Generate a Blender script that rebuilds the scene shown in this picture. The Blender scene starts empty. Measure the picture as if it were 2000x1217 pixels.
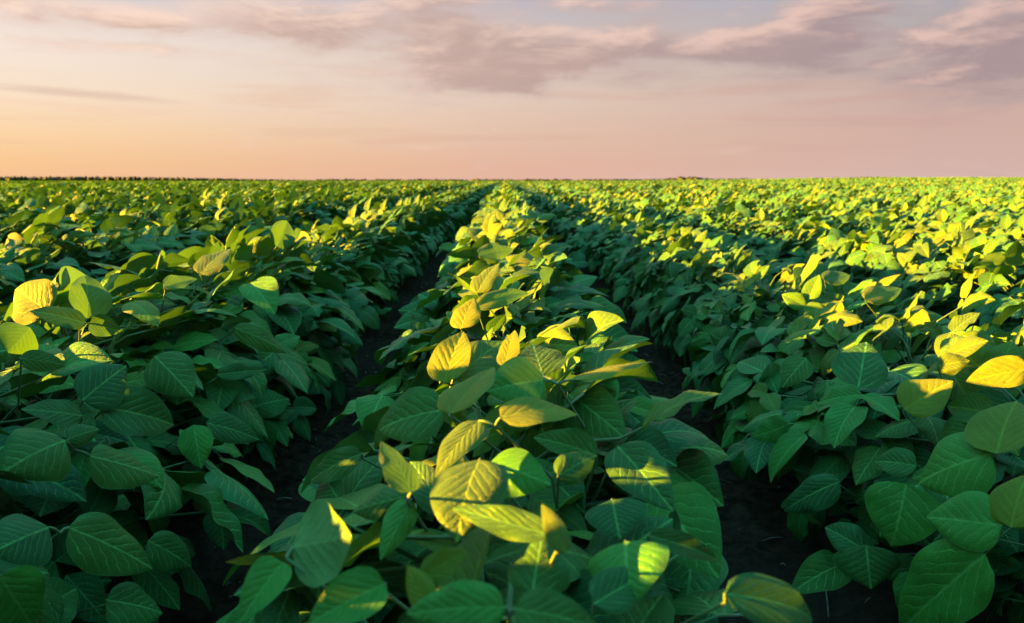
import bpy, math, random
import numpy as np
from mathutils import Vector, Matrix

R = math.radians
SC = bpy.context.scene
COL = SC.collection
rng = np.random.default_rng(7)

# ------------------------------------------------------------------ settings
ROW = 0.72            # row spacing, rows run along +Y
STEP = 0.14           # plant spacing inside a row
CAM_H = 0.56
SUN_EL, SUN_AZ = 6.8, -88.0     # degrees; azimuth from +Y, negative = left
EXPO = 3.65
SKY = 1.0 / 2 ** EXPO

# ------------------------------------------------------------------ node helpers
class NT:
    def __init__(s, tree):
        s.t = tree
    def new(s, kind, **kw):
        n = s.t.nodes.new(kind)
        for k, v in kw.items():
            setattr(n, k, v)
        return n
    def put(s, sock, v):
        if v is None:
            return
        if hasattr(v, 'is_output'):
            s.t.links.new(v, sock)
        else:
            sock.default_value = v
    def m(s, op, a, b=None, c=None, clamp=False):
        n = s.new('ShaderNodeMath', operation=op, use_clamp=clamp)
        for i, v in enumerate((a, b, c)):
            s.put(n.inputs[i], v)
        return n.outputs[0]
    def mix(s, f, a, b, blend='MIX'):
        n = s.new('ShaderNodeMix', data_type='RGBA', blend_type=blend)
        s.put(n.inputs[0], f)
        s.put(n.inputs[6], a if hasattr(a, 'is_output') else tuple(a) + (1,))
        s.put(n.inputs[7], b if hasattr(b, 'is_output') else tuple(b) + (1,))
        return n.outputs[2]
    def rng(s, v, a, b, c=0.0, d=1.0, kind='SMOOTHSTEP'):
        n = s.new('ShaderNodeMapRange', interpolation_type=kind)
        for i, x in enumerate((v, a, b, c, d)):
            s.put(n.inputs[i], x)
        return n.outputs[0]
    def noise(s, vec, scale, detail=6, rough=.55, dist=0.0):
        n = s.new('ShaderNodeTexNoise')
        s.put(n.inputs['Vector'], vec)
        n.inputs['Scale'].default_value = scale
        n.inputs['Detail'].default_value = detail
        n.inputs['Roughness'].default_value = rough
        n.inputs['Distortion'].default_value = dist
        return n.outputs[0]
    def xyz(s, x, y, z):
        n = s.new('ShaderNodeCombineXYZ')
        for i, v in enumerate((x, y, z)):
            s.put(n.inputs[i], v)
        return n.outputs[0]
    def ramp(s, f, stops):
        n = s.new('ShaderNodeValToRGB')
        e = n.color_ramp.elements
        while len(e) < len(stops):
            e.new(0.5)
        for k, (p, c) in enumerate(stops):
            e[k].position = p
            e[k].color = tuple(c) + (1,)
        s.put(n.inputs[0], f)
        return n.outputs[0]

def lin(r, g, b):
    f = lambda c: c / 12.92 if c <= .04045 else ((c + .055) / 1.055) ** 2.4
    return tuple(f(c / 255) for c in (r, g, b))

# ------------------------------------------------------------------ world
def make_world():
    w = bpy.data.worlds.new("World")
    SC.world = w
    w.use_nodes = True
    N = NT(w.node_tree)
    w.node_tree.nodes.clear()
    tc = N.new('ShaderNodeTexCoord')
    sep = N.new('ShaderNodeSeparateXYZ')
    N.put(sep.inputs[0], tc.outputs['Generated'])
    X, Y, Z = sep.outputs
    az = N.m('MULTIPLY', N.m('ARCTAN2', X, Y), 180 / math.pi)
    el = N.m('MULTIPLY', N.m('ARCSINE', Z), 180 / math.pi)
    elf = N.m('DIVIDE', el, 16.0, clamp=True)
    L = [(0.0, lin(247, 194, 146)), (.07, lin(252, 202, 146)), (.2, lin(255, 217, 170)), (.34, lin(254, 229, 202)),
         (.55, lin(248, 234, 222)), (.76, lin(222, 213, 216)), (1, lin(176, 184, 205))]
    C = [(0.0, lin(230, 182, 160)), (.06, lin(231, 183, 158)), (.2, lin(230, 194, 170)), (.36, lin(229, 204, 186)),
         (.55, lin(224, 205, 192)), (.78, lin(196, 188, 196)), (1, lin(150, 162, 190))]
    Rr = [(0.0, lin(216, 184, 174)), (.06, lin(214, 179, 169)), (.2, lin(211, 175, 164)), (.36, lin(204, 176, 166)),
          (.55, lin(186, 172, 168)), (.78, lin(172, 172, 184)), (1, lin(148, 158, 186))]
    cl, cc, cr = N.ramp(elf, L), N.ramp(elf, C), N.ramp(elf, Rr)
    sky = N.mix(N.rng(az, -36, -2, kind='LINEAR'), cl, cc)
    sky = N.mix(N.rng(az, -3, 30, kind='LINEAR'), sky, cr)
    # ---- clouds: fBm in direction space shaped by a few soft banks
    def env(dx=0.0, dy=0.0):
        tot = None
        for a0, e0, sa, se, tilt, amp in BANKS:
            da = N.m('SUBTRACT', az, a0 + dx)
            de = N.m('SUBTRACT', N.m('SUBTRACT', el, e0 + dy), N.m('MULTIPLY', da, tilt))
            q = N.m('ADD', N.m('POWER', N.m('ABSOLUTE', N.m('DIVIDE', da, sa)), 2.0),
                    N.m('POWER', N.m('ABSOLUTE', N.m('DIVIDE', de, se)), 2.0))
            g = N.m('MULTIPLY', N.m('EXPONENT', N.m('MULTIPLY', q, -1.0)), amp)
            tot = g if tot is None else N.m('MAXIMUM', tot, g)
        return tot
    def dens(dx=0.0, dy=0.0, detail=8):
        v = N.xyz(N.m('MULTIPLY', N.m('ADD', az, -dx), .085), N.m('MULTIPLY', N.m('ADD', el, -dy), .30), 3.7)
        n = N.noise(v, 1.5, detail, .58, .35)
        big = N.noise(v, .55, 2, .5, 0)
        t = N.m('ADD', N.m('MULTIPLY', N.m('SUBTRACT', n, .5), 2.5), N.m('MULTIPLY', N.m('SUBTRACT', big, .5), .7))
        return N.m('ADD', t, env(dx, dy))
    d0 = dens()
    d1 = dens(1.3, -0.8, 5)
    mask = N.rng(d0, .08, .98)
    litf = N.m('MULTIPLY', N.rng(N.m('SUBTRACT', d0, d1), -.08, .62), N.rng(d0, 1.5, .9))
    azf = N.rng(az, -30, 25, kind='LINEAR')
    thick = N.rng(d0, .45, 1.0)
    c_lit = N.mix(azf, lin(253, 222, 202), lin(230, 194, 182))
    c_sh = N.mix(azf, lin(218, 184, 168), lin(170, 148, 150))
    c_thin = N.mix(azf, lin(238, 210, 194), lin(184, 162, 162))
    ccol = N.mix(thick, c_thin, c_sh)
    ccol = N.mix(litf, ccol, c_lit)
    sky = N.mix(N.m('MULTIPLY', mask, .93), sky, ccol)
    # thin streaks lower down
    v2 = N.xyz(N.m('MULTIPLY', az, .045), N.m('MULTIPLY', el, .62), 9.1)
    st = N.rng(N.noise(v2, 1.3, 6, .55, .5), .50, .72)
    band = N.m('MULTIPLY', N.rng(el, .8, 3.0), N.rng(el, 9.5, 6.0))
    sky = N.mix(N.m('MULTIPLY', N.m('MULTIPLY', st, band), .5), sky, N.mix(azf, lin(238, 196, 164), lin(206, 166, 156)))
    # small dark bar of cloud low in the left sky
    q = N.m('ADD', N.m('POWER', N.m('ABSOLUTE', N.m('DIVIDE', N.m('ADD', az, 29.0), 7.5)), 2.0),
            N.m('POWER', N.m('ABSOLUTE', N.m('DIVIDE', N.m('SUBTRACT', N.m('ADD', el, N.m('MULTIPLY', N.m('ADD', az, 27), .045)), 5.45), .34)), 2.0))
    bar = N.m('ADD', N.m('EXPONENT', N.m('MULTIPLY', q, -1.0)), N.m('MULTIPLY', N.m('SUBTRACT', N.noise(v2, 6, 5), .5), .7))
    sky = N.mix(N.m('MULTIPLY', N.rng(bar, .2, 1.1), .7), sky, lin(222, 192, 172))
    # ---- upper sky: dusk sky above the picture, tinted green and brightened to fill the shade
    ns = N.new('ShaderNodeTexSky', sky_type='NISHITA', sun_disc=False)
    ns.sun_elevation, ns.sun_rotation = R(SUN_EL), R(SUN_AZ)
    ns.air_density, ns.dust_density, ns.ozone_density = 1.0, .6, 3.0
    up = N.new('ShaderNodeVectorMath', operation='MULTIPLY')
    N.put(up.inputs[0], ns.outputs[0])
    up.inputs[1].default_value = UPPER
    # unseen sky behind and beside the camera, darkened to dusk blue to deepen shade
    away = N.m('MAXIMUM', N.rng(az, 44, 110), N.rng(az, -75, -150))
    sky = N.mix(N.m('MULTIPLY', away, .85), sky, (.10, .16, .19))
    low = N.new('ShaderNodeVectorMath', operation='SCALE')
    N.put(low.inputs[0], sky)
    low.inputs['Scale'].default_value = SKY
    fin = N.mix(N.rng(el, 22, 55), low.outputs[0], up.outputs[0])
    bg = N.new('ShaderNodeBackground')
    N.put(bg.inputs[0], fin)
    bg.inputs[1].default_value = 1.0
    out = N.new('ShaderNodeOutputWorld')
    N.put(out.inputs[0], bg.outputs[0])

def pix_dir(px, py):
    """azimuth and elevation (degrees) of a picture point"""
    d = CAM_ROT @ Vector(((px - 1000) / FPX, -(py - 608.5) / FPX, -1)).normalized()
    return math.degrees(math.atan2(d.x, d.y)), math.degrees(math.asin(d.z))

# ------------------------------------------------------------------ materials
def leaf_material():
    m = bpy.data.materials.new('soybean_leaf')
    m.use_nodes = True
    N = NT(m.node_tree)
    m.node_tree.nodes.clear()
    uv = N.new('ShaderNodeUVMap', uv_map='UVMap')
    sp = N.new('ShaderNodeSeparateXYZ')
    N.put(sp.inputs[0], uv.outputs[0])
    u, vt = sp.outputs[0], sp.outputs[1]
    t = N.m('MULTIPLY_ADD', vt, 2.0, -1.0)
    at = N.m('ABSOLUTE', t)
    prof = N.m('POWER', N.m('SINE', N.m('MULTIPLY', N.m('POWER', N.m('MINIMUM', u, .999), .66), math.pi)), .8)
    across = N.m('MULTIPLY', at, prof)
    side = N.m('MULTIPLY', N.m('GREATER_THAN', t, 0.0), .45)
    # tone: 0 old dark leaf .. 1 new growth, with sunlit yellow put into its colour
    at_ = N.new('ShaderNodeAttribute', attribute_name='tone')
    oi = N.new('ShaderNodeObjectInfo')
    so = N.new('ShaderNodeSeparateColor')
    N.put(so.inputs[0], oi.outputs['Color'])
    tone = N.mix(oi.outputs['Alpha'], oi.outputs['Color'], at_.outputs['Color'])
    st = N.new('ShaderNodeSeparateColor')
    N.put(st.inputs[0], tone)
    young_lit, rnd = st.outputs[0], st.outputs[1]
    rnd_ = rnd
    jit = N.noise(N.xyz(N.m('MULTIPLY', u, 3), t, N.m('MULTIPLY', rnd, 9)), 2.0, 2)
    s = N.m('SUBTRACT', u, N.m('MULTIPLY', N.m('POWER', N.m('MAXIMUM', across, .0001), .9), .42))
    s = N.m('ADD', N.m('ADD', N.m('MULTIPLY', s, N.rng(rnd_, 0, 1, 6.2, 8.6, 'LINEAR')), side), N.m('MULTIPLY', jit, .9))
    dv = N.m('ABSOLUTE', N.m('SUBTRACT', N.m('FRACT', s), .5))          # 0 on a vein
    vein = N.rng(dv, .006, .075, 1, 0)
    vein = N.m('MULTIPLY', vein, N.rng(at, 1.0, .55))
    mid = N.rng(across, .012, .055, 1, 0)
    veins = N.m('MAXIMUM', vein, mid)
    vo = N.new('ShaderNodeTexVoronoi', feature='DISTANCE_TO_EDGE')
    N.put(vo.inputs['Vector'], N.xyz(N.m('MULTIPLY', u, 1.5), N.m('MULTIPLY', t, prof), 0))
    vo.inputs['Scale'].default_value = 17
    ret = N.rng(vo.outputs['Distance'], .0, .09, 1, 0)
    col = N.mix(young_lit, LEAF_OLD, LEAF_YOUNG_LIT)
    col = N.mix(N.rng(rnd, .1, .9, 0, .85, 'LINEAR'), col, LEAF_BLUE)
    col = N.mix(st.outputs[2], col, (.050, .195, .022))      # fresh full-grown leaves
    geo = N.new('ShaderNodeNewGeometry')
    blot = N.noise(geo.outputs['Position'], 30, 3)
    hs = N.new('ShaderNodeHueSaturation')
    N.put(hs.inputs['Color'], col)
    N.put(hs.inputs['Value'], N.rng(blot, .3, .7, .84, 1.16, 'LINEAR'))
    col = hs.outputs[0]
    vcol = N.mix(young_lit, (.13, .38, .09), (.22, .30, .018))
    col = N.mix(N.m('MULTIPLY', veins, N.rng(jit, .3, .7, .45, .9)), col, vcol)
    col = N.mix(N.m('MULTIPLY', ret, .16), col, vcol)
    edge = N.rng(at, .955, 1.0)
    col = N.mix(N.m('MULTIPLY', edge, .35), col, (.14, .26, .09))
    sv = N.new('ShaderNodeTexVoronoi', feature='F1')
    N.put(sv.inputs['Vector'], geo.outputs['Position'])
    sv.inputs['Scale'].default_value = 95
    spot = N.m('MULTIPLY', N.rng(sv.outputs['Distance'], .10, .2, 1, 0), N.rng(N.noise(geo.outputs['Position'], 17, 2), .58, .64))
    col = N.mix(N.m('MULTIPLY', spot, .7), col, (.10, .075, .025))
    back = N.mix(.65, col, (.15, .32, .11))
    col = N.mix(geo.outputs['Backfacing'], col, back)
    # bump
    pk = N.m('MULTIPLY', N.m('SINE', N.m('MULTIPLY', dv, math.pi)), N.rng(at, 1, .5))
    h = N.m('ADD', N.m('MULTIPLY', pk, N.rng(blot, .35, .65, .1, .55, 'LINEAR')), N.m('MULTIPLY', veins, -.16))
    h = N.m('ADD', h, N.m('MULTIPLY', ret, -.28))
    h = N.m('ADD', h, N.m('MULTIPLY', blot, .9))
    bp = N.new('ShaderNodeBump')
    bp.inputs['Strength'].default_value = .8
    bp.inputs['Distance'].default_value = .0016
    N.put(bp.inputs['Height'], h)
    p = N.new('ShaderNodeBsdfPrincipled')
    N.put(p.inputs['Base Color'], col)
    p.inputs['Roughness'].default_value = .46
    p.inputs['Specular IOR Level'].default_value = .18
    p.inputs['Sheen Weight'].default_value = .015
    p.inputs['Sheen Roughness'].default_value = .4
    p.inputs['Sheen Tint'].default_value = (.75, .9, .85, 1)
    N.put(p.inputs['Normal'], bp.outputs[0])
    tr = N.new('ShaderNodeBsdfTranslucent')
    tcol = N.mix(young_lit, (.06, .20, .010), (.20, .46, .02))
    tcol = N.mix(N.m('MULTIPLY', veins, .4), tcol, (.2, .50, .05))
    N.put(tr.inputs[0], tcol)
    N.put(tr.inputs['Normal'], bp.outputs[0])
    mx = N.new('ShaderNodeMixShader')
    N.put(mx.inputs[0], N.rng(young_lit, 0, 1, .05, .18, 'LINEAR'))
    N.put(mx.inputs[1], p.outputs[0])
    N.put(mx.inputs[2], tr.outputs[0])
    out = N.new('ShaderNodeOutputMaterial')
    N.put(out.inputs[0], mx.outputs[0])
    return m

def stem_material():
    m = bpy.data.materials.new('soybean_stem')
    m.use_nodes = True
    N = NT(m.node_tree)
    p = m.node_tree.nodes['Principled BSDF']
    geo = N.new('ShaderNodeNewGeometry')
    n = N.noise(geo.outputs['Position'], 60, 4)
    N.put(p.inputs['Base Color'], N.mix(n, (.035, .10, .015), (.085, .17, .03)))
    p.inputs['Roughness'].default_value = .6
    p.inputs['Sheen Weight'].default_value = .3
    return m

def soil_material():
    m = bpy.data.materials.new('dark_soil')
    m.use_nodes = True
    N = NT(m.node_tree)
    p = m.node_tree.nodes['Principled BSDF']
    geo = N.new('ShaderNodeNewGeometry')
    P = geo.outputs['Position']
    a, b, c = N.noise(P, 7, 5), N.noise(P, 45, 6, .65), N.noise(P, 1.1, 3)
    col = N.mix(N.rng(b, .35, .7), (.020, .010, .006), (.070, .036, .023))
    col = N.mix(N.rng(c, .4, .7), col, (.046, .028, .020))
    vo = N.new('ShaderNodeTexVoronoi', feature='F1')
    N.put(vo.inputs['Vector'], P)
    vo.inputs['Scale'].default_value = 70
    bits = N.rng(vo.outputs['Distance'], .10, .16, 1, 0)
    bits = N.m('MULTIPLY', bits, N.rng(N.noise(P, 23, 2), .6, .66))
    col = N.mix(N.m('MULTIPLY', bits, .8), col, (.13, .105, .09))
    # beyond the crop the open ground is a far green field
    d = N.new('ShaderNodeVectorMath', operation='LENGTH')
    N.put(d.inputs[0], P)
    col = N.mix(N.rng(d.outputs['Value'], 120, 200), col, N.mix(N.noise(P, .02, 3), (.03, .05, .01), (.09, .095, .015)))
    N.put(p.inputs['Base Color'], col)
    p.inputs['Roughness'].default_value = 1.0
    p.inputs['Specular IOR Level'].default_value = .0
    bp = N.new('ShaderNodeBump')
    bp.inputs['Strength'].default_value = 1
    bp.inputs['Distance'].default_value = .02
    N.put(bp.inputs['Height'], N.m('ADD', a, N.m('MULTIPLY', b, .5)))
    N.put(p.inputs['Normal'], bp.outputs[0])
    return m

def plain_material(name, a, b, scale, rough=.8):
    m = bpy.data.materials.new(name)
    m.use_nodes = True
    N = NT(m.node_tree)
    p = m.node_tree.nodes['Principled BSDF']
    geo = N.new('ShaderNodeNewGeometry')
    n = N.noise(geo.outputs['Position'], scale, 5)
    N.put(p.inputs['Base Color'], N.mix(N.rng(n, .35, .65), a, b))
    p.inputs['Roughness'].default_value = rough
    return m

# ------------------------------------------------------------------ leaf geometry
def leaflet(L, W, nu, nv, fold=.25, bend=.6, base=.0, wave=.05, wn=2.2, ph=0., twist=0., curl=0., asym=0.):
    """one soybean leaflet: base at the origin, blade along +Y, upper face +Z. returns verts, quads, uv"""
    us = np.linspace(0, 1, nu + 1)
    ts = np.linspace(-1, 1, nv + 1)
    prof = np.sin(np.pi * np.clip(us, 0, .9995) ** .64) ** (.70 + .12 * us ** 2)
    prof[0] = .02
    prof[-1] = .012
    du = L / nu
    ang = base - bend * us ** 1.15
    cy = np.concatenate([[0], np.cumsum(np.cos(ang[:-1]) * du)])
    cz = np.concatenate([[0], np.cumsum(np.sin(ang[:-1]) * du)])
    V, U = [], []
    for i, u in enumerate(us):
        hw = W * .5 * prof[i]
        tw = twist * u
        for t in ts:
            a = hw * t * (1 + asym * t)
            at = abs(t)
            z = fold * hw * at ** 1.15 - curl * hw * at ** 3
            z += wave * L * .5 * at ** 2 * math.sin(2 * math.pi * wn * u + ph + (1.3 if t > 0 else 0)) * math.sin(math.pi * min(u + .08, 1))
            x = a * (1 - .22 * fold * at)
            x, z = x * math.cos(tw) - z * math.sin(tw), x * math.sin(tw) + z * math.cos(tw)
            # offset along local normal of the bent midrib
            ny, nz = -math.sin(ang[i]), math.cos(ang[i])
            V.append((x, cy[i] + ny * z, cz[i] + nz * z))
            U.append((u, (t + 1) / 2))
    F = [(i * (nv + 1) + j, i * (nv + 1) + j + 1, (i + 1) * (nv + 1) + j + 1, (i + 1) * (nv + 1) + j)
         for i in range(nu) for j in range(nv)]
    return np.array(V), np.array(F), np.array(U)

def tube(pts, radii, n=6):
    pts = [Vector(p) for p in pts]
    V, F = [], []
    for i, p in enumerate(pts):
        d = (pts[min(i + 1, len(pts) - 1)] - pts[max(i - 1, 0)]).normalized()
        a = d.orthogonal().normalized()
        if i and abs(a.dot(pa)) < .999:
            a = (pa - d * pa.dot(d)).normalized()
        pa = a
        b = d.cross(a)
        for k in range(n):
            q = 2 * math.pi * k / n
            V.append(p + (a * math.cos(q) + b * math.sin(q)) * radii[i])
    for i in range(len(pts) - 1):
        for k in range(n):
            F.append((i * n + k, i * n + (k + 1) % n, (i + 1) * n + (k + 1) % n, (i + 1) * n + k))
    c = len(V)
    V.append(pts[-1] + (pts[-1] - pts[-2]).normalized() * radii[-1] * .5)
    F += [((len(pts) - 1) * n + k, (len(pts) - 1) * n + (k + 1) % n, c) for k in range(n)]
    return [tuple(v) for v in V], F

class MB:
    """collects shapes and links them as one mesh object"""
    def __init__(s):
        s.V, s.F, s.U, s.T, s.M, s.n = [], [], [], [], [], 0
    def add(s, V, F, U=None, tone=(0, 0), mi=0):
        k = len(V)
        s.V.extend(map(tuple, V))
        s.F.extend(tuple(int(i) + s.n for i in f) for f in F)
        s.U.extend(map(tuple, U) if U is not None else [(.5, .5)] * k)
        s.T.extend([(tone[0], tone[1], 0, 1)] * k)
        s.M.extend([mi] * len(F))
        s.n += k
    def mesh(s, name, mats, tone=True):
        me = bpy.data.meshes.new(name)
        me.from_pydata(s.V, [], s.F)
        for m in mats:
            me.materials.append(m)
        me.polygons.foreach_set('use_smooth', [True] * len(s.F))
        me.polygons.foreach_set('material_index', s.M)
        uvl = me.uv_layers.new(name='UVMap')
        li = np.empty(len(me.loops), dtype=np.int32)
        me.loops.foreach_get('vertex_index', li)
        uvl.data.foreach_set('uv', np.array(s.U, dtype=np.float32)[li].ravel())
        if tone:
            ca = me.color_attributes.new('tone', 'FLOAT_COLOR', 'POINT')
            ca.data.foreach_set('color', np.array(s.T, dtype=np.float32).ravel())
        me.update()
        return me

def link(name, me, parent=None):
    o = bpy.data.objects.new(name, me)
    COL.objects.link(o)
    if parent is not None:
        o.parent = parent
    return o

def frame_from(dirv, nrm):
    """matrix whose +Y is dirv and +Z is close to nrm"""
    y = Vector(dirv).normalized()
    z = Vector(nrm)
    z = (z - y * z.dot(y))
    if z.length < 1e-4:
        z = y.orthogonal()
    z.normalize()
    x = y.cross(z)
    return Matrix((x, y, z)).transposed()

# ------------------------------------------------------------------ plant layout
def leaflet_params(r, young_lit):
    return dict(fold=r.choice((-.22, .05, .2, .36)) + r.uniform(-.1, .1) + .15 * young_lit, bend=r.uniform(.15, 1.2), base=r.uniform(0, .35),
                wave=r.uniform(.02, .10), wn=r.uniform(1.4, 2.6), ph=r.uniform(0, 6.28),
                twist=r.uniform(-.3, .3), curl=r.uniform(0, .35), asym=r.uniform(-.06, .06))

SUN_DIR = Vector((math.cos(R(SUN_EL)) * math.sin(R(SUN_AZ)), math.cos(R(SUN_EL)) * math.cos(R(SUN_AZ)), math.sin(R(SUN_EL))))
def plan_plant(seed, n_leaves=40, top=1.0, half=.23, far_dim=0.0):
    """list of trifoliate leaves: petiole points, three leaflets (matrix, length, width, tone, params)"""
    r = random.Random(seed)
    H = r.uniform(.29, .34) * top
    lean = Vector((r.uniform(-.03, .03), r.uniform(-.03, .03), 0))
    stem = [Vector((0, 0, -.02)), Vector((0, 0, H * .35)) + lean * .4, Vector((0, 0, H * .72)) + lean, Vector((0, 0, H * .95)) + lean * 1.4]
    def on_stem(z):
        k = max(0., min(1., z / H))
        return Vector((lean.x * k, lean.y * k, z))
    leaves = []
    for i in range(n_leaves):
        f = (i + r.random()) / n_leaves
        th = (f * 2 - 1) * R(112)
        shell = 1 - abs(r.gauss(0, .16)) if i % 3 else r.uniform(.45, .85)
        shell = max(.35, shell)
        # cross section of the row: dome, a little flared
        a, b, zc = half, .200 * top, .130
        nx = math.sin(th)
        P = Vector((a * nx * shell, r.gauss(0, .055), zc + b * math.cos(th) * shell + r.gauss(0, .012)))
        if th and abs(th) > R(75):
            P.z = max(P.z, .05 + r.random() * .03)
        topness = max(0., math.cos(th)) * shell
        out = Vector((nx * 1.2 + r.gauss(0, .35), r.gauss(0, .55), 0))
        if out.length < .15:
            out = Vector((r.uniform(-1, 1), r.uniform(-1, 1), 0))
        out.normalize()
        young_lit = max(0., min(1., (topness - .66) * 2.6 + r.gauss(0, .22)))  # upper leaves yellower: new growth, plus sunlight put into the colour
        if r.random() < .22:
            young_lit = max(young_lit, r.uniform(.2, .5))
        young_lit = max(0., young_lit - far_dim * r.uniform(.3, 1.3))  # distant plants lose painted sunlit yellow so the far field looks dimmer
        # petiole
        zb = max(.03, min(H * .92, P.z - r.uniform(.05, .11)))
        p0 = on_stem(zb)
        mid = p0.lerp(P, .55) + Vector((0, 0, .018))
        # normal and direction of the terminal leaflet
        tilt = r.gauss(.0, .38)
        droop = .22 + .75 * (1 - max(0, math.cos(th))) + r.gauss(0, .30)
        if topness > .8 and r.random() < .30:
            droop = -r.uniform(.2, 1.0)           # perky young leaf
        d = out * math.cos(droop) - Vector((0, 0, 1)) * math.sin(droop)
        nrm = Vector((0, 0, 1)) * math.cos(droop) + out * math.sin(droop)
        sideways = out.cross(Vector((0, 0, 1)))
        nrm = nrm * math.cos(tilt) + sideways * math.sin(tilt)
        # blades turn to the low sun where they see it
        hel = max(0., min(1., (topness - .45) * 2.2)) * r.uniform(.4, 1.5) * (1 - .6 * far_dim)
        nrm = (nrm + SUN_DIR * hel).normalized()
        d = (d - nrm * d.dot(nrm)).normalized()
        size = r.uniform(.052, .097) * (1 - .35 * young_lit * r.random()) * (1 - .25 * (abs(th) > R(85)))
        if topness > .85 and r.random() < .25:
            size *= .6
        lf = []
        rn = r.random()
        stalk = d * size * .28
        for k in range(3):
            if k == 0:
                bp, dd, nn, s = P + stalk, d, nrm, size
            else:
                sg = 1 if k == 1 else -1
                an = sg * r.uniform(1.05, 1.6)
                M = Matrix.Rotation(an, 3, nrm)
                dd = M @ d
                ro = Matrix.Rotation(sg * r.uniform(-.5, .25) + r.gauss(0, .2), 3, dd)
                dd = (dd + Vector((0, 0, -1)) * r.uniform(-.15, .35)).normalized()
                nn = ro @ nrm
                bp, s = P.copy(), size * r.uniform(.82, .98)
            lf.append((bp, dd.copy(), nn.copy(), s, s * r.uniform(.64, .82), (min(1, max(0, young_lit + r.gauss(0, .06))), rn), leaflet_params(r, young_lit)))
        leaves.append(dict(path=[p0, mid, P, P + stalk], lf=lf))
    return dict(stem=stem, leaves=leaves)

def petiole_shape(path, rad=.0016):
    return tube(path, [rad * 1.25, rad, rad * .9, rad * .6], 5)

def stem_mesh(plan, mats):
    b = MB()
    V, F = tube(plan['stem'], [.0042, .0036, .0028, .0016], 7)
    b.add(V, F)
    return b.mesh('stem', mats, False)

# ------------------------------------------------------------------ camera
CAM_ROT = None
FPX = 1444.0
def make_camera():
    global CAM_ROT
    c = bpy.data.cameras.new('camera')
    c.sensor_width = 36
    c.lens = 36 * FPX / 2000
    c.clip_start, c.clip_end = .02, 9000
    o = bpy.data.objects.new('camera', c)
    COL.objects.link(o)
    o.location = (0.0, 0, CAM_H)
    pitch = math.atan(256.5 / FPX)
    yaw = math.atan(15 / FPX)
    o.rotation_euler = (R(90) - pitch, 0, -yaw)
    CAM_ROT = o.rotation_euler.to_matrix()
    c.dof.use_dof = True
    c.dof.focus_distance = .92
    c.dof.aperture_fstop = 26 / 2.7
    SC.camera = o
    return o

def project(p):
    q = CAM_ROT.transposed() @ (Vector(p) - Vector((0, 0, CAM_H)))
    if q.z > -.02:
        return None
    return 1000 + q.x / -q.z * FPX, 608.5 - q.y / -q.z * FPX, -q.z

# ------------------------------------------------------------------ render settings
SC.view_settings.view_transform = 'Standard'
SC.view_settings.look = 'None'
SC.view_settings.exposure = EXPO
SC.view_settings.gamma = 1
SC.render.engine = 'CYCLES'
cy = SC.cycles
cy.max_bounces, cy.diffuse_bounces, cy.glossy_bounces, cy.transmission_bounces = 3, 1, 1, 2
cy.use_adaptive_sampling = True
cy.adaptive_threshold = .015
cy.use_denoising = True
cy.caustics_reflective = cy.caustics_refractive = False
cy.sample_clamp_indirect = 4

# ------------------------------------------------------------------ build
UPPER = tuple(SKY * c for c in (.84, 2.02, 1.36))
LEAF_OLD, LEAF_YOUNG_LIT, LEAF_BLUE = (.034, .112, .016), (.168, .188, .005), (.012, .078, .029)  # second colour: new growth with low-sun yellow painted in
make_camera()
BANKS = []
for px, py, sx, sy, tilt, amp in ((640, 45, 320, 58, -.03, 1.04), (900, 75, 330, 80, -.03, 1.12), (1200, 105, 320, 58, 0, 1.14),
                                  (1500, 92, 320, 56, .02, 1.06), (1900, 85, 280, 100, 0, 1.06), (1640, 30, 170, 55, 0, .95),
                                  (960, 145, 170, 42, -.10, .98), (330, 36, 300, 30, .06, .92), (430, 108, 280, 15, -.03, .72),
                                  (1440, 148, 140, 12, 0, .72), (1150, 8, 180, 26, 0, .88)):
    a_, e_ = pix_dir(px, py)
    a2, e2 = pix_dir(px + sx, py)
    BANKS.append((a_, e_, abs(a2 - a_), sy / 25.0, tilt, amp))
make_world()
M_LEAF, M_STEM, M_SOIL = leaf_material(), stem_material(), soil_material()

sun = bpy.data.lights.new('sun', 'SUN')
sun.energy = 5.0
sun.angle = R(.5)
sun.color = (1.0, .47, .02)
so = bpy.data.objects.new('sun', sun)
COL.objects.link(so)
sd = Vector((math.cos(R(SUN_EL)) * math.sin(R(SUN_AZ)), math.cos(R(SUN_EL)) * math.cos(R(SUN_AZ)), math.sin(R(SUN_EL))))
so.rotation_euler = sd.to_track_quat('Z', 'Y').to_euler()

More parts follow.
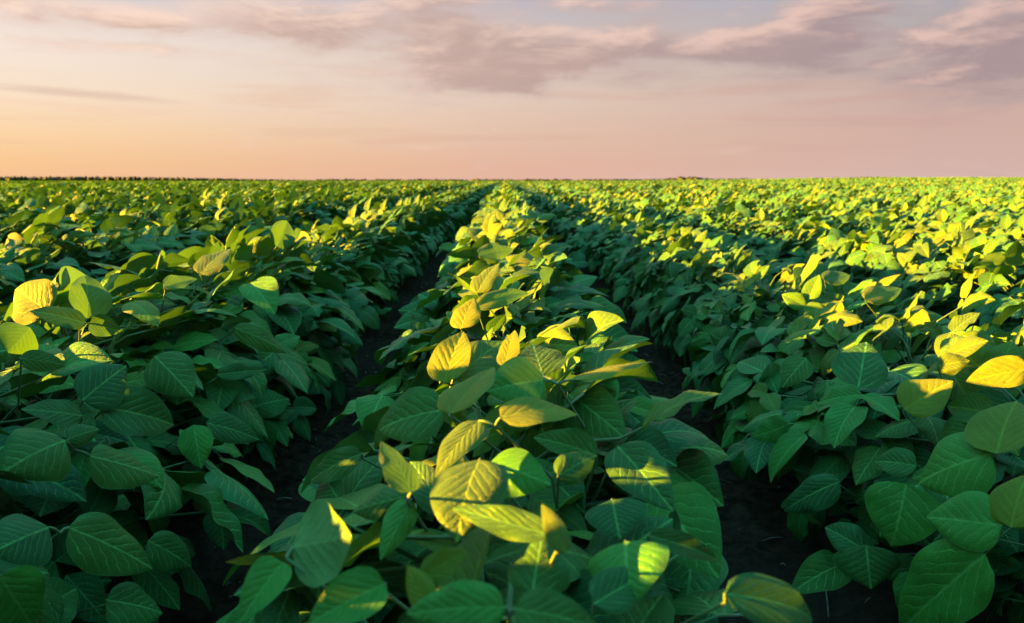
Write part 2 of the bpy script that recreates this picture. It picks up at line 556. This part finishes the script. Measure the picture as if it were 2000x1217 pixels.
# ground: fine near the camera, reaching the horizon
def rise(x, y):
    a = min(1, max(0, (y - 14) / 50))
    b = min(1, max(0, (x / max(y, 1) - .05) / .5))
    return .36 * a * a * (3 - 2 * a) * b * b * (3 - 2 * b)
def make_ground():
    def axis(a):
        return np.array(sorted(set([0.0] + [s * v for v in a for s in (-1, 1)])))
    near = list(np.arange(.04, 3.2, .04)) + list(3.2 * 1.22 ** np.arange(1, 40))
    near = [v for v in near if v < 8000]
    xs, ys = axis(near), axis(near)
    xx, yy = np.meshgrid(xs, ys)
    g = np.random.default_rng(3)
    zz = g.normal(0, 1, xx.shape) * .006 * (np.hypot(xx, yy) < 5)
    zz += np.vectorize(rise)(xx, yy)
    zz += .018 * np.cos(2 * np.pi * xx / ROW) * (np.abs(xx) < 4) - .018
    V = np.stack([xx.ravel(), yy.ravel(), zz.ravel()], 1)
    nx, ny = len(xs), len(ys)
    F = [(j * nx + i, j * nx + i + 1, (j + 1) * nx + i + 1, (j + 1) * nx + i) for j in range(ny - 1) for i in range(nx - 1)]
    me = bpy.data.meshes.new('ground')
    me.from_pydata(V.tolist(), [], F)
    me.materials.append(M_SOIL)
    me.polygons.foreach_set('use_smooth', [True] * len(F))
    o = link('ground', me)
    o['kind'] = 'structure'
    o['label'] = 'dark bare soil between and under the soybean rows'
    o['category'] = 'soil'
make_ground()

# pool of finely modelled leaflets (unit length) shared by the near plants
POOL = []
pr = random.Random(11)
for k in range(44):
    yg = (k % 4) / 3 * .8
    b = MB()
    b.add(*leaflet(1.0, pr.uniform(.64, .82), 18, 14, **leaflet_params(pr, yg)))
    POOL.append(b.mesh('leaflet', [M_LEAF], False))

def row_top(row, y):
    """how tall the crop stands: the rows left of the middle are taller, all get taller further out"""
    k = {-1: 1.09, 0: 1.03, 1: .98}.get(row, 1.15 if row < 0 else 1.03)
    if row == -1 and y < 1.3:
        k += .25 * min(1, max(0, (.92 - y) / .4))  # plants out of view beside the camera, raised to shade the middle row
    if row == 0:
        k += .10 * min(1, max(0, (y - 1.0) / .8))
    return k + .10 * min(1, max(0, (y - 3) / 6)) * (.5 if row < 0 else 1) + .035 * math.sin(y * 2.1 + row * 1.7)

def half_width(row):
    return .182 if row == 0 else .268 if abs(row) == 1 else .225

class Spot:
    pass
spots = []
pg = random.Random(5)
for row in range(-14, 15):
    off = pg.uniform(0, STEP)
    n = 0
    y = -1.2 + off
    while y < 14:
        s = Spot()
        s.row, s.x, s.y = row, row * ROW + pg.gauss(0, .012), y
        s.rz = pg.gauss(0, .3)
        s.sc = pg.uniform(.95, 1.06) * row_top(row, y)
        s.d = math.hypot(s.x, s.y)
        s.seed = pg.randrange(10 ** 6)
        spots.append(s)
        y += STEP * pg.uniform(.85, 1.15)
for s in spots:
    if s.row == 1 and -.2 < s.y < .85:
        s.sc *= .72
    if s.row == 0 and -.5 < s.y < .3:
        s.sc *= .66
def in_view(s):
    for dx in (-.25, 0, .25):
        for z in (.05, .2, .36):
            q = project((s.x + dx, s.y, z))
            if q and -40 < q[0] < 2040 and q[1] < 1300:
                return True
    return False
for s in spots:
    s.vis = in_view(s)
vis = sorted([s for s in spots if s.vis], key=lambda s: s.d)[:300]
rest = [s for s in spots if s not in set(vis)]

ORD = ['zeroth', 'first', 'second', 'third', 'fourth', 'fifth', 'sixth', 'seventh', 'eighth', 'ninth', 'tenth', 'eleventh',
       'twelfth', 'thirteenth', 'fourteenth', 'fifteenth', 'sixteenth']
def row_words(row):
    return 'the middle row' if row == 0 else 'the %s row %s of the middle' % (ORD[abs(row)], 'left' if row < 0 else 'right')

FINE, MEDIUM = 1.95, 3.4
GROUP = 'soybean plants growing in rows'
def plant_root(s, label):
    o = bpy.data.objects.new('soybean_plant', None)
    o.empty_display_size = .05
    COL.objects.link(o)
    o.location = (s.x, s.y, 0)
    o.rotation_euler = (0, 0, s.rz)
    o.scale = (s.sc,) * 3
    o['label'], o['category'], o['group'] = label, 'plant', GROUP
    return o

def fine_plant(s, plan, label):
    root = plant_root(s, label)
    W = Matrix.Translation((s.x, s.y, 0)) @ Matrix.Rotation(s.rz, 4, 'Z') @ Matrix.Scale(s.sc, 4)
    link('stem', stem_mesh(plan, [M_STEM]), root)
    r = random.Random(s.seed + 1)
    for lf in plan['leaves']:
        lf['lf'] = [q for q in lf['lf'] if not in_the_way(W, q)]
        if not lf['lf']:
            continue
        b = MB()
        b.add(*petiole_shape(lf['path']))
        leaf = link('leaf', b.mesh('leaf', [M_STEM], False), root)
        fresh = r.choice((0, 0, 0, .3, .7))
        for (bp, dd, nn, sz, w, tone, prm) in lf['lf']:
            o = link('leaflet', r.choice(POOL), leaf)
            o.matrix_basis = Matrix.Translation(bp) @ (frame_from(dd, nn).to_4x4()) @ Matrix.Diagonal((sz, sz, sz, 1))
            o.color = (tone[0], tone[1], fresh, 0)
    for node in s.hero:
        hero_leaf(root, W, plan, node, r)
    return root

# big leaves one can single out in the picture, each placed on the canopy surface of its row:
# (node, base x y, tip x y, width, look, lift)  looks: y and Y new growth with sunlit yellow painted in, g green, b backlit bright, p pale underside, d dark
HERO = [
 ('a', 1122, 742, 1275, 708, 54, 'Y', 0.053), ('a', 1062, 742, 948, 765, 100, 'v', 0.038), ('a', 1060, 735, 1040, 672, 88, 'g', 0.038),
 ('b', 978, 816, 1132, 812, 78, 'Y', 0.043), ('b', 935, 822, 850, 935, 62, 'y', 0.038),
 ('c', 880, 808, 965, 718, 98, 'Y', 0.038), ('c', 868, 800, 738, 842, 96, 'g', 0.018),
 ('d', 888, 742, 985, 668, 82, 'y', 0.028), ('d', 868, 748, 906, 648, 66, 'y', 0.028),
 ('e', 986, 716, 1006, 645, 36, 'y', 0.038),
 ('f', 932, 572, 976, 514, 42, 'y', 0.038), ('g', 935, 500, 1003, 487, 34, 'y', 0.018),
 ('h', 1096, 516, 1168, 517, 36, 'g', .0), ('i', 930, 602, 1036, 574, 36, 'y', 0.038), ('j', 900, 642, 926, 582, 46, 'y', 0.038),
 ('k', 937, 898, 893, 1066, 122, 'y', .035), ('k', 955, 905, 1082, 950, 90, 'v', .01),
 ('l', 804, 962, 744, 862, 56, 'b', .04), ('l', 800, 968, 688, 1000, 58, 'g', .01), ('l', 803, 975, 742, 1096, 50, 'v', .01),
 ('m', 1206, 872, 1316, 1000, 98, 'g', .01), ('n', 1196, 976, 1212, 1056, 110, 'g', .0),
 ('o', 1222, 1058, 1236, 1190, 138, 'v', .01), ('p', 1072, 1046, 882, 993, 58, 'g', .02), ('p', 1106, 1080, 1058, 984, 36, 'y', .03),
 ('q', 572, 1070, 686, 1046, 150, 'p', .03), ('q', 552, 1098, 464, 1222, 72, 'v', .03),
 ('r', 752, 1140, 598, 1222, 94, 'v', .02), ('s', 986, 1186, 788, 1200, 92, 'v', .02), ('s', 1006, 1190, 1170, 1228, 80, 'g', .02),
 ('t', 822, 1126, 912, 1074, 48, 'b', .03), ('t', 842, 1190, 795, 1104, 48, 'y', .02),
 ('u', 1416, 1160, 1588, 1216, 88, 'g', .03), ('v', 1266, 1046, 1402, 1096, 44, 'g', .02), ('w', 706, 886, 606, 942, 54, 'g', .01),
 ('x', 1110, 770, 1225, 860, 90, 'g', .0), ('x2', 1165, 890, 1040, 855, 60, 'g', .0), ('x3', 1090, 930, 1165, 890, 55, 'g', .0),
 ('z1', 1040, 1160, 1060, 1040, 105, 'd', -.01), ('z2', 1160, 1180, 1270, 1120, 80, 'd', -.01), ('z3', 870, 1000, 800, 900, 60, 'g', 0),
 ('A', 1946, 886, 1986, 784, 102, 'y', .03), ('A', 1938, 886, 1792, 946, 108, 'v', .02),
 ('B', 1770, 944, 1740, 1070, 116, 'v', .02), ('B', 1790, 910, 1706, 902, 52, 'g', .02),
 ('C', 1958, 1026, 1810, 1010, 106, 'v', .03), ('C', 1975, 1030, 2010, 925, 95, 'y', .03), ('C', 1925, 1082, 1758, 1232, 132, 'v', .03),
 ('D', 1766, 800, 1862, 744, 78, 'y', .02), ('E', 2012, 720, 1886, 746, 58, 'y', .03),
 ('F', 1676, 757, 1692, 668, 82, 'g', .02), ('G', 1692, 1064, 1702, 1152, 98, 'g', .0), ('G', 1645, 1102, 1540, 1162, 72, 'g', .0),
 ('G', 1684, 1072, 1610, 1030, 58, 'g', .0), ('H', 1690, 586, 1760, 564, 42, 'y', .02), ('H2', 1610, 548, 1660, 538, 34, 'y', .02),
 ('I', 1640, 940, 1530, 1000, 58, 'g', .0), ('J', 1830, 715, 1895, 705, 42, 'y', .02), ('K', 1575, 700, 1525, 760, 50, 'g', .0),
 ('L1', 92, 608, 30, 566, 70, 'y', .03), ('L1', 170, 622, 164, 538, 68, 'b', .04), ('L1', 166, 632, 52, 608, 40, 'g', .04),
 ('L1', 174, 632, 236, 648, 40, 'b', .04), ('L5', 160, 782, 248, 714, 80, 'g', .01), ('L6', 197, 795, 342, 832, 88, 'g', .01),
 ('L7', 128, 860, -6, 930, 108, 'g', .01), ('L7', 176, 890, 312, 930, 72, 'g', .01), ('L7', 132, 858, 196, 838, 38, 'g', .01),
 ('La', 302, 695, 378, 776, 78, 'g', .01), ('Lb', 135, 1030, 298, 1112, 92, 'g', .01), ('Lb', 96, 1030, -24, 1084, 94, 'g', .01),
 ('Lc', 290, 1056, 374, 1108, 62, 'g', .0), ('Ld', 208, 1172, 318, 1198, 78, 'd', .0), ('Le', 0, 1124, 62, 1222, 104, 'v', .02),
 ('Lf', 404, 826, 507, 860, 48, 'g', .01), ('Lg', 490, 552, 538, 616, 64, 'v', .03), ('Lh', 540, 482, 560, 431, 46, 'b', .04),
 ('Li', 390, 536, 452, 486, 46, 'y', .02), ('Lj', 320, 560, 385, 545, 30, 'y', .02), ('Lk', 458, 640, 562, 690, 38, 'g', .01),
 ('Ll', 424, 732, 522, 722, 32, 'g', .01), ('Lm', 378, 830, 394, 918, 52, 'v', .0), ('Ln', 60, 640, 15, 690, 60, 'b', .04),
 ('Lo', 255, 590, 310, 640, 50, 'b', .02), ('Lp', 160, 812, 40, 800, 50, 'g', .0), ('Lq', 40, 700, 130, 715, 36, 'g', .03),
]
def canopy(x, y):
    row = round(x / ROW)
    t = row_top(row, y)
    q = (x - row * ROW) / ((half_width(row) + .02) * t)
    return t * (.130 + .200 * math.sqrt(max(0, 1 - q * q))) if abs(q) < 1 else .03
def cast(px, py, lift):
    d = (CAM_ROT @ Vector(((px - 1000) / FPX, -(py - 608.5) / FPX, -1)))
    t = .25
    while t < 6:
        p = Vector((0, 0, CAM_H)) + d * t
        if p.z < canopy(p.x, p.y) + .012 + lift:
            break
        t += .004
    return t
def at_depth(px, py, t):
    return Vector((0, 0, CAM_H)) + (CAM_ROT @ Vector(((px - 1000) / FPX, -(py - 608.5) / FPX, -1))) * t

hr = random.Random(21)
HEROES = []
for node, bx, by, tx, ty, wpx, look, lift in HERO:
    t0, t1 = cast(bx, by, lift), cast(tx, ty, lift)
    lim = math.hypot(tx - bx, ty - by) / FPX * t0 * .75
    t1 = t0 + max(-lim, min(lim, t1 - t0))
    B, T = at_depth(bx, by, t0), at_depth(tx, ty, t1)
    mid = (B + T) / 2
    cam = (Vector((0, 0, CAM_H)) - mid).normalized()
    n = cam * .75 + Vector((0, 0, .30))
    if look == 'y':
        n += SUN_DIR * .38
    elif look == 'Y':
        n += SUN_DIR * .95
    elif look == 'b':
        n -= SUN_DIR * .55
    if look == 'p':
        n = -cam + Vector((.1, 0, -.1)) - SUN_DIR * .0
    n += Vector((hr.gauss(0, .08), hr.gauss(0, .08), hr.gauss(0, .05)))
    young_lit = {'y': .95, 'Y': 1.0, 'b': .8, 'v': .15, 'g': .10, 'p': .3, 'd': .0}[look]  # sunlit and backlit looks carry their sunlight as leaf colour
    wide = 1 / max(.78, abs(n.normalized().dot(cam)))
    HEROES.append(dict(node=node, B=B, T=T, n=n.normalized(), W=wpx / FPX * (t0 + t1) / 2 * wide, tone=(young_lit, hr.random() * .8),
                       t=(t0 + t1) / 2, q=((bx + tx) / 2, (by + ty) / 2, math.hypot(tx - bx, ty - by) / 2, wpx / 2,
                                           math.atan2(ty - by, tx - bx)), look=look))

def in_the_way(W, q):
    """a leaflet that would hang in front of one of the singled-out leaves is left off"""
    bp, dd, nn, sz = q[:4]
    for k in (.25, .5, .8):
        p = project(W @ (bp + dd * sz * k))
        if not p:
            return True
        if abs((W.translation).x) < .2 and 1405 < p[0] < 1660 and p[1] > 850:
            return True
        if p[2] < .24 or (p[2] < .62 and abs((W @ (bp + dd * sz * k)).x) > .21) or (p[2] < .72 and p[1] > 1080 and p[0] > 1500):
            return True
        for h in HEROES:
            if p[2] > h['t'] + .01:
                continue
            cx_, cy_, a, b, an = h['q']
            dx, dy = p[0] - cx_, p[1] - cy_
            u = dx * math.cos(an) + dy * math.sin(an)
            v = -dx * math.sin(an) + dy * math.cos(an)
            g = .12 * sz / p[2] * FPX
            if (u / (a + g)) ** 2 + (v / (b + g)) ** 2 < 1:
                return True
    return False

def hero_leaf(root, W, plan, hs, r):
    Wi = W.inverted()
    Wr = Wi.to_3x3()
    N0 = sum((h['B'] for h in hs), Vector()) / len(hs)
    node = Wi @ (N0 - Vector((0, 0, .003)) - hs[0]['n'] * .005)
    back = Vector((0, .05, 0)) - Wr @ hs[0]['n'] * .05
    p0 = Vector((node.x * .3, node.y * .6, 0)) + back
    p0.z = max(.03, node.z - .12)
    m1 = node.lerp(p0, .4) + back * .4
    b = MB()
    V, F = tube([p0, m1, node], [.0013, .0011, .0009], 6)
    b.add(V, F)
    for h in hs:
        B = Wi @ h['B']
        if (B - node).length > .004:
            V, F = tube([node, node.lerp(B, .5) + Vector((0, 0, .001)), B], [.0011, .0010, .0008], 6)
            b.add(V, F)
    leaf = link('leaf', b.mesh('leaf', [M_STEM], False), root)
    for h in hs:
        L = (h['T'] - h['B']).length
        bend = hr.uniform(.2, .95)
        prm = dict(fold=(hr.choice((-.2, .05, .2, .36)) if h['look'] not in 'yY' else .12) + hr.uniform(-.1, .1), bend=bend, base=bend * .465, wave=hr.uniform(.02, .07), wn=hr.uniform(1.4, 2.4),
                   ph=hr.uniform(0, 6.28), twist=hr.uniform(-.3, .3), curl=hr.uniform(0, .3), asym=hr.uniform(-.07, .07))
        bb = MB()
        bb.add(*leaflet(L / W.to_scale().x, h['W'] * 1.12 / W.to_scale().x, 24, 18, **prm))
        o = link('leaflet', bb.mesh('leaflet', [M_LEAF], False), leaf)
        o.matrix_basis = Matrix.Translation(Wi @ h['B']) @ frame_from(Wr @ (h['T'] - h['B']), Wr @ h['n']).to_4x4()
        o.color = (h['tone'][0], h['tone'][1], 1.0 if h['look'] == 'v' else 0.0, 0)
        if h['look'] == 'p':
            o['label'] = 'pale leaflet turned underside up'

def add_leaf(b, lf, nu, nv, pet=True):
    if pet:
        V, F = petiole_shape(lf['path'])
        b.add(V, F, mi=1)
    for (bp, dd, nn, sz, w, tone, prm) in lf['lf']:
        V, F, U = leaflet(sz, w, nu, nv, **prm)
        M = np.array(frame_from(dd, nn))
        b.add(V @ M.T + np.array(bp), F, U, tone)

def medium_proto(seed, half):
    plan = plan_plant(seed, half=half)
    ms = stem_mesh(plan, [M_STEM])
    ml = []
    for lf in plan['leaves']:
        b = MB()
        add_leaf(b, lf, 8, 6)
        ml.append(b.mesh('leaf', [M_LEAF, M_STEM]))
    return ms, ml

def coarse_proto(seed, half=.20, nu=5, nv=4, pet=True):
    plan = plan_plant(seed, half=half, far_dim=.30)
    b = MB()
    for lf in plan['leaves']:
        add_leaf(b, lf, nu, nv, pet)
    return stem_mesh(plan, [M_STEM]), b.mesh('foliage', [M_LEAF, M_STEM])

order = {}
def label_for(s):
    if s.d < FINE:
        n = order[s.row] = order.get(s.row, 0) + 1
        return '%s large-leaved soybean plant from the bottom edge in %s' % (ORD[n], row_words(s.row))
    if s.d < MEDIUM:
        return 'mid-sized soybean plant beyond the large-leaved ones in ' + row_words(s.row)
    return 'small distant soybean plant in ' + row_words(s.row)

MED = [[medium_proto(100 + k, .22) for k in range(10)], [medium_proto(150 + k, .175) for k in range(7)]]
COARSE = [[coarse_proto(200 + k) for k in range(12)], [coarse_proto(250 + k, .18) for k in range(7)]]
nodes = {}
for h in HEROES:
    nodes.setdefault(h['node'], []).append(h)
for s in vis:
    s.hero = []
near_plants = [s for s in vis if s.d < FINE + .6]
for hs in nodes.values():
    c = sum((h['B'] for h in hs), Vector()) / len(hs)
    best = min(near_plants, key=lambda s: abs(s.x - c.x) * .7 + abs(s.y - c.y) + (9 if s.row != round(c.x / ROW) else 0))
    best.hero.append(hs)
for s in vis:
    if s.d < FINE or s.hero:
        fine_plant(s, plan_plant(s.seed, 46 if s.row == 0 else 50, half=.30 if s.row == 1 else half_width(s.row)), label_for(s))
    elif s.d < MEDIUM:
        root = plant_root(s, label_for(s))
        pick = MED[s.row == 0]
        ms, ml = pick[s.seed % len(pick)]
        link('stem', ms, root)
        for me in ml:
            link('leaf', me, root)
    else:
        root = plant_root(s, label_for(s))
        pick = COARSE[s.row == 0]
        ms, mf = pick[s.seed % len(pick)]
        link('stem', ms, root)
        link('foliage', mf, root)

# the rest of the crop as one mass
pts = [(s.x, s.y, 0, s.rz, s.sc) for s in rest]
cg = random.Random(77)
FAR = 150
for row in range(-150, 151):
    x = row * ROW
    y = 14.0 if abs(row) <= 14 else max(-1.0, abs(x) / .9 - 3.5)
    while y < FAR:
        if abs(x) < .85 * y + 3:
            pts.append((x + cg.gauss(0, .02), y, rise(x, y), cg.gauss(0, .3), min(1.17, cg.gauss(.99, .10)) * row_top(row, y)))
        y += STEP * cg.uniform(.85, 1.15) * (1 if y < 30 else 1.5 if y < 60 else 2.2)

def make_residue():
    g = random.Random(9)
    b = MB()
    for k in range(420):
        row = g.choice((-1, 0))
        x = (row + .5) * ROW + g.gauss(0, .10)
        y = .4 + 6 * g.random() ** 1.6
        L = g.uniform(.006, .03) if k % 12 else g.uniform(.04, .08)
        a = g.uniform(0, 6.28)
        d = Vector((math.cos(a), math.sin(a), g.uniform(-.1, .15))) * L
        p = Vector((x, y, .004 - .018 + .018 * math.cos(2 * math.pi * x / ROW)))
        V, F = tube([p, p + d * .5 + Vector((0, 0, .003)), p + d], [.0012 * g.uniform(.6, 1.6)] * 3, 4)
        b.add(V, F)
    o = link('straw_litter', b.mesh('straw_litter', [plain_material('old_straw', (.10, .075, .055), (.22, .18, .13), 40)], False))
    o['kind'] = 'stuff'
    o['label'] = 'bits of old straw lying on the dark furrow soil'
    o['category'] = 'straw'
make_residue()

def make_wood():
    g = random.Random(4)
    b = MB()
    n = 1400
    for k in range(n):
        az = R(-52 + 38 * k / 640) if k < 640 else R(g.uniform(-14, 46))
        d = 1000 + g.uniform(-60, 60)
        near = k >= 640 and az > R(6)
        if near:
            d = 450 + g.uniform(-30, 30)
        fade = min(1, (640 - k) / 200) if k < 640 else g.uniform(.1, .7) ** 1.5
        h = (3.4 * fade + .6) * g.uniform(.75, 1.15)
        if near:
            h = 1.1 + 1.0 * max(0, math.sin(az * 31) + .6 * math.sin(az * 83 + 1)) * g.uniform(.4, 1)
        c = Vector((math.sin(az) * d, math.cos(az) * d, h * .38))
        for q in range(3):
            p = c + Vector((g.uniform(-3, 3), g.uniform(-3, 3), g.uniform(-.2, .25) * h))
            V, F = [], []
            for i in range(5):
                f = math.pi * i / 4
                for j in range(6):
                    e = 2 * math.pi * j / 6
                    rr = g.uniform(.8, 1.2)
                    V.append((p.x + 2.2 * rr * math.sin(f) * math.cos(e), p.y + 2.2 * rr * math.sin(f) * math.sin(e), p.z + h * .5 * rr * math.cos(f)))
            for i in range(4):
                for j in range(6):
                    F.append((i * 6 + j, i * 6 + (j + 1) % 6, i * 6 + 6 + (j + 1) % 6, i * 6 + 6 + j))
            b.add(V, F)
    o = link('distant_woods', b.mesh('distant_woods', [plain_material('far_wood', (.012, .022, .008), (.022, .034, .012), .3)], False))
    o['kind'] = 'stuff'
    o['label'] = 'thin dark line of far woods along the horizon'
    o['category'] = 'woods'
make_wood()

def make_crop():
    me = bpy.data.meshes.new('soybean_crop')
    me.from_pydata([p[:3] for p in pts], [], [])
    for nm, idx in (('turn', 3), ('size', 4)):
        a = me.attributes.new(nm, 'FLOAT', 'POINT')
        a.data.foreach_set('value', [p[idx] for p in pts])
    a = me.attributes.new('pick', 'INT', 'POINT')
    a.data.foreach_set('value', [cg.randrange(8) for p in pts])
    o = link('soybean_crop', me)
    o['kind'] = 'stuff'
    o['label'] = 'dense green soybean rows filling the field out to the horizon'
    o['category'] = 'crop'
    protos = []
    for k in range(8):
        po = bpy.data.objects.new('crop_source', coarse_proto(300 + k, .20, 4, 4, False)[1])
        protos.append(po)
    ng = bpy.data.node_groups.new('crop', 'GeometryNodeTree')
    ng.interface.new_socket('Geometry', in_out='INPUT', socket_type='NodeSocketGeometry')
    ng.interface.new_socket('Geometry', in_out='OUTPUT', socket_type='NodeSocketGeometry')
    nn, ll = ng.nodes, ng.links
    gi, go = nn.new('NodeGroupInput'), nn.new('NodeGroupOutput')
    g2i = nn.new('GeometryNodeGeometryToInstance')
    for po in reversed(protos):
        oi = nn.new('GeometryNodeObjectInfo')
        oi.inputs['Object'].default_value = po
        ll.new(oi.outputs['Geometry'], g2i.inputs[0])
    def named(n, t):
        k = nn.new('GeometryNodeInputNamedAttribute')
        k.data_type = t
        k.inputs[0].default_value = n
        return k.outputs[0]
    iop = nn.new('GeometryNodeInstanceOnPoints')
    ll.new(gi.outputs[0], iop.inputs['Points'])
    ll.new(g2i.outputs[0], iop.inputs['Instance'])
    iop.inputs['Pick Instance'].default_value = True
    ll.new(named('pick', 'INT'), iop.inputs['Instance Index'])
    cx = nn.new('ShaderNodeCombineXYZ')
    ll.new(named('turn', 'FLOAT'), cx.inputs[2])
    ll.new(cx.outputs[0], iop.inputs['Rotation'])
    ll.new(named('size', 'FLOAT'), iop.inputs['Scale'])
    ll.new(iop.outputs[0], go.inputs[0])
    md = o.modifiers.new('crop', 'NODES')
    md.node_group = ng
make_crop()
print('plants', len(vis), 'mass', len(pts), 'objects', len(bpy.data.objects))
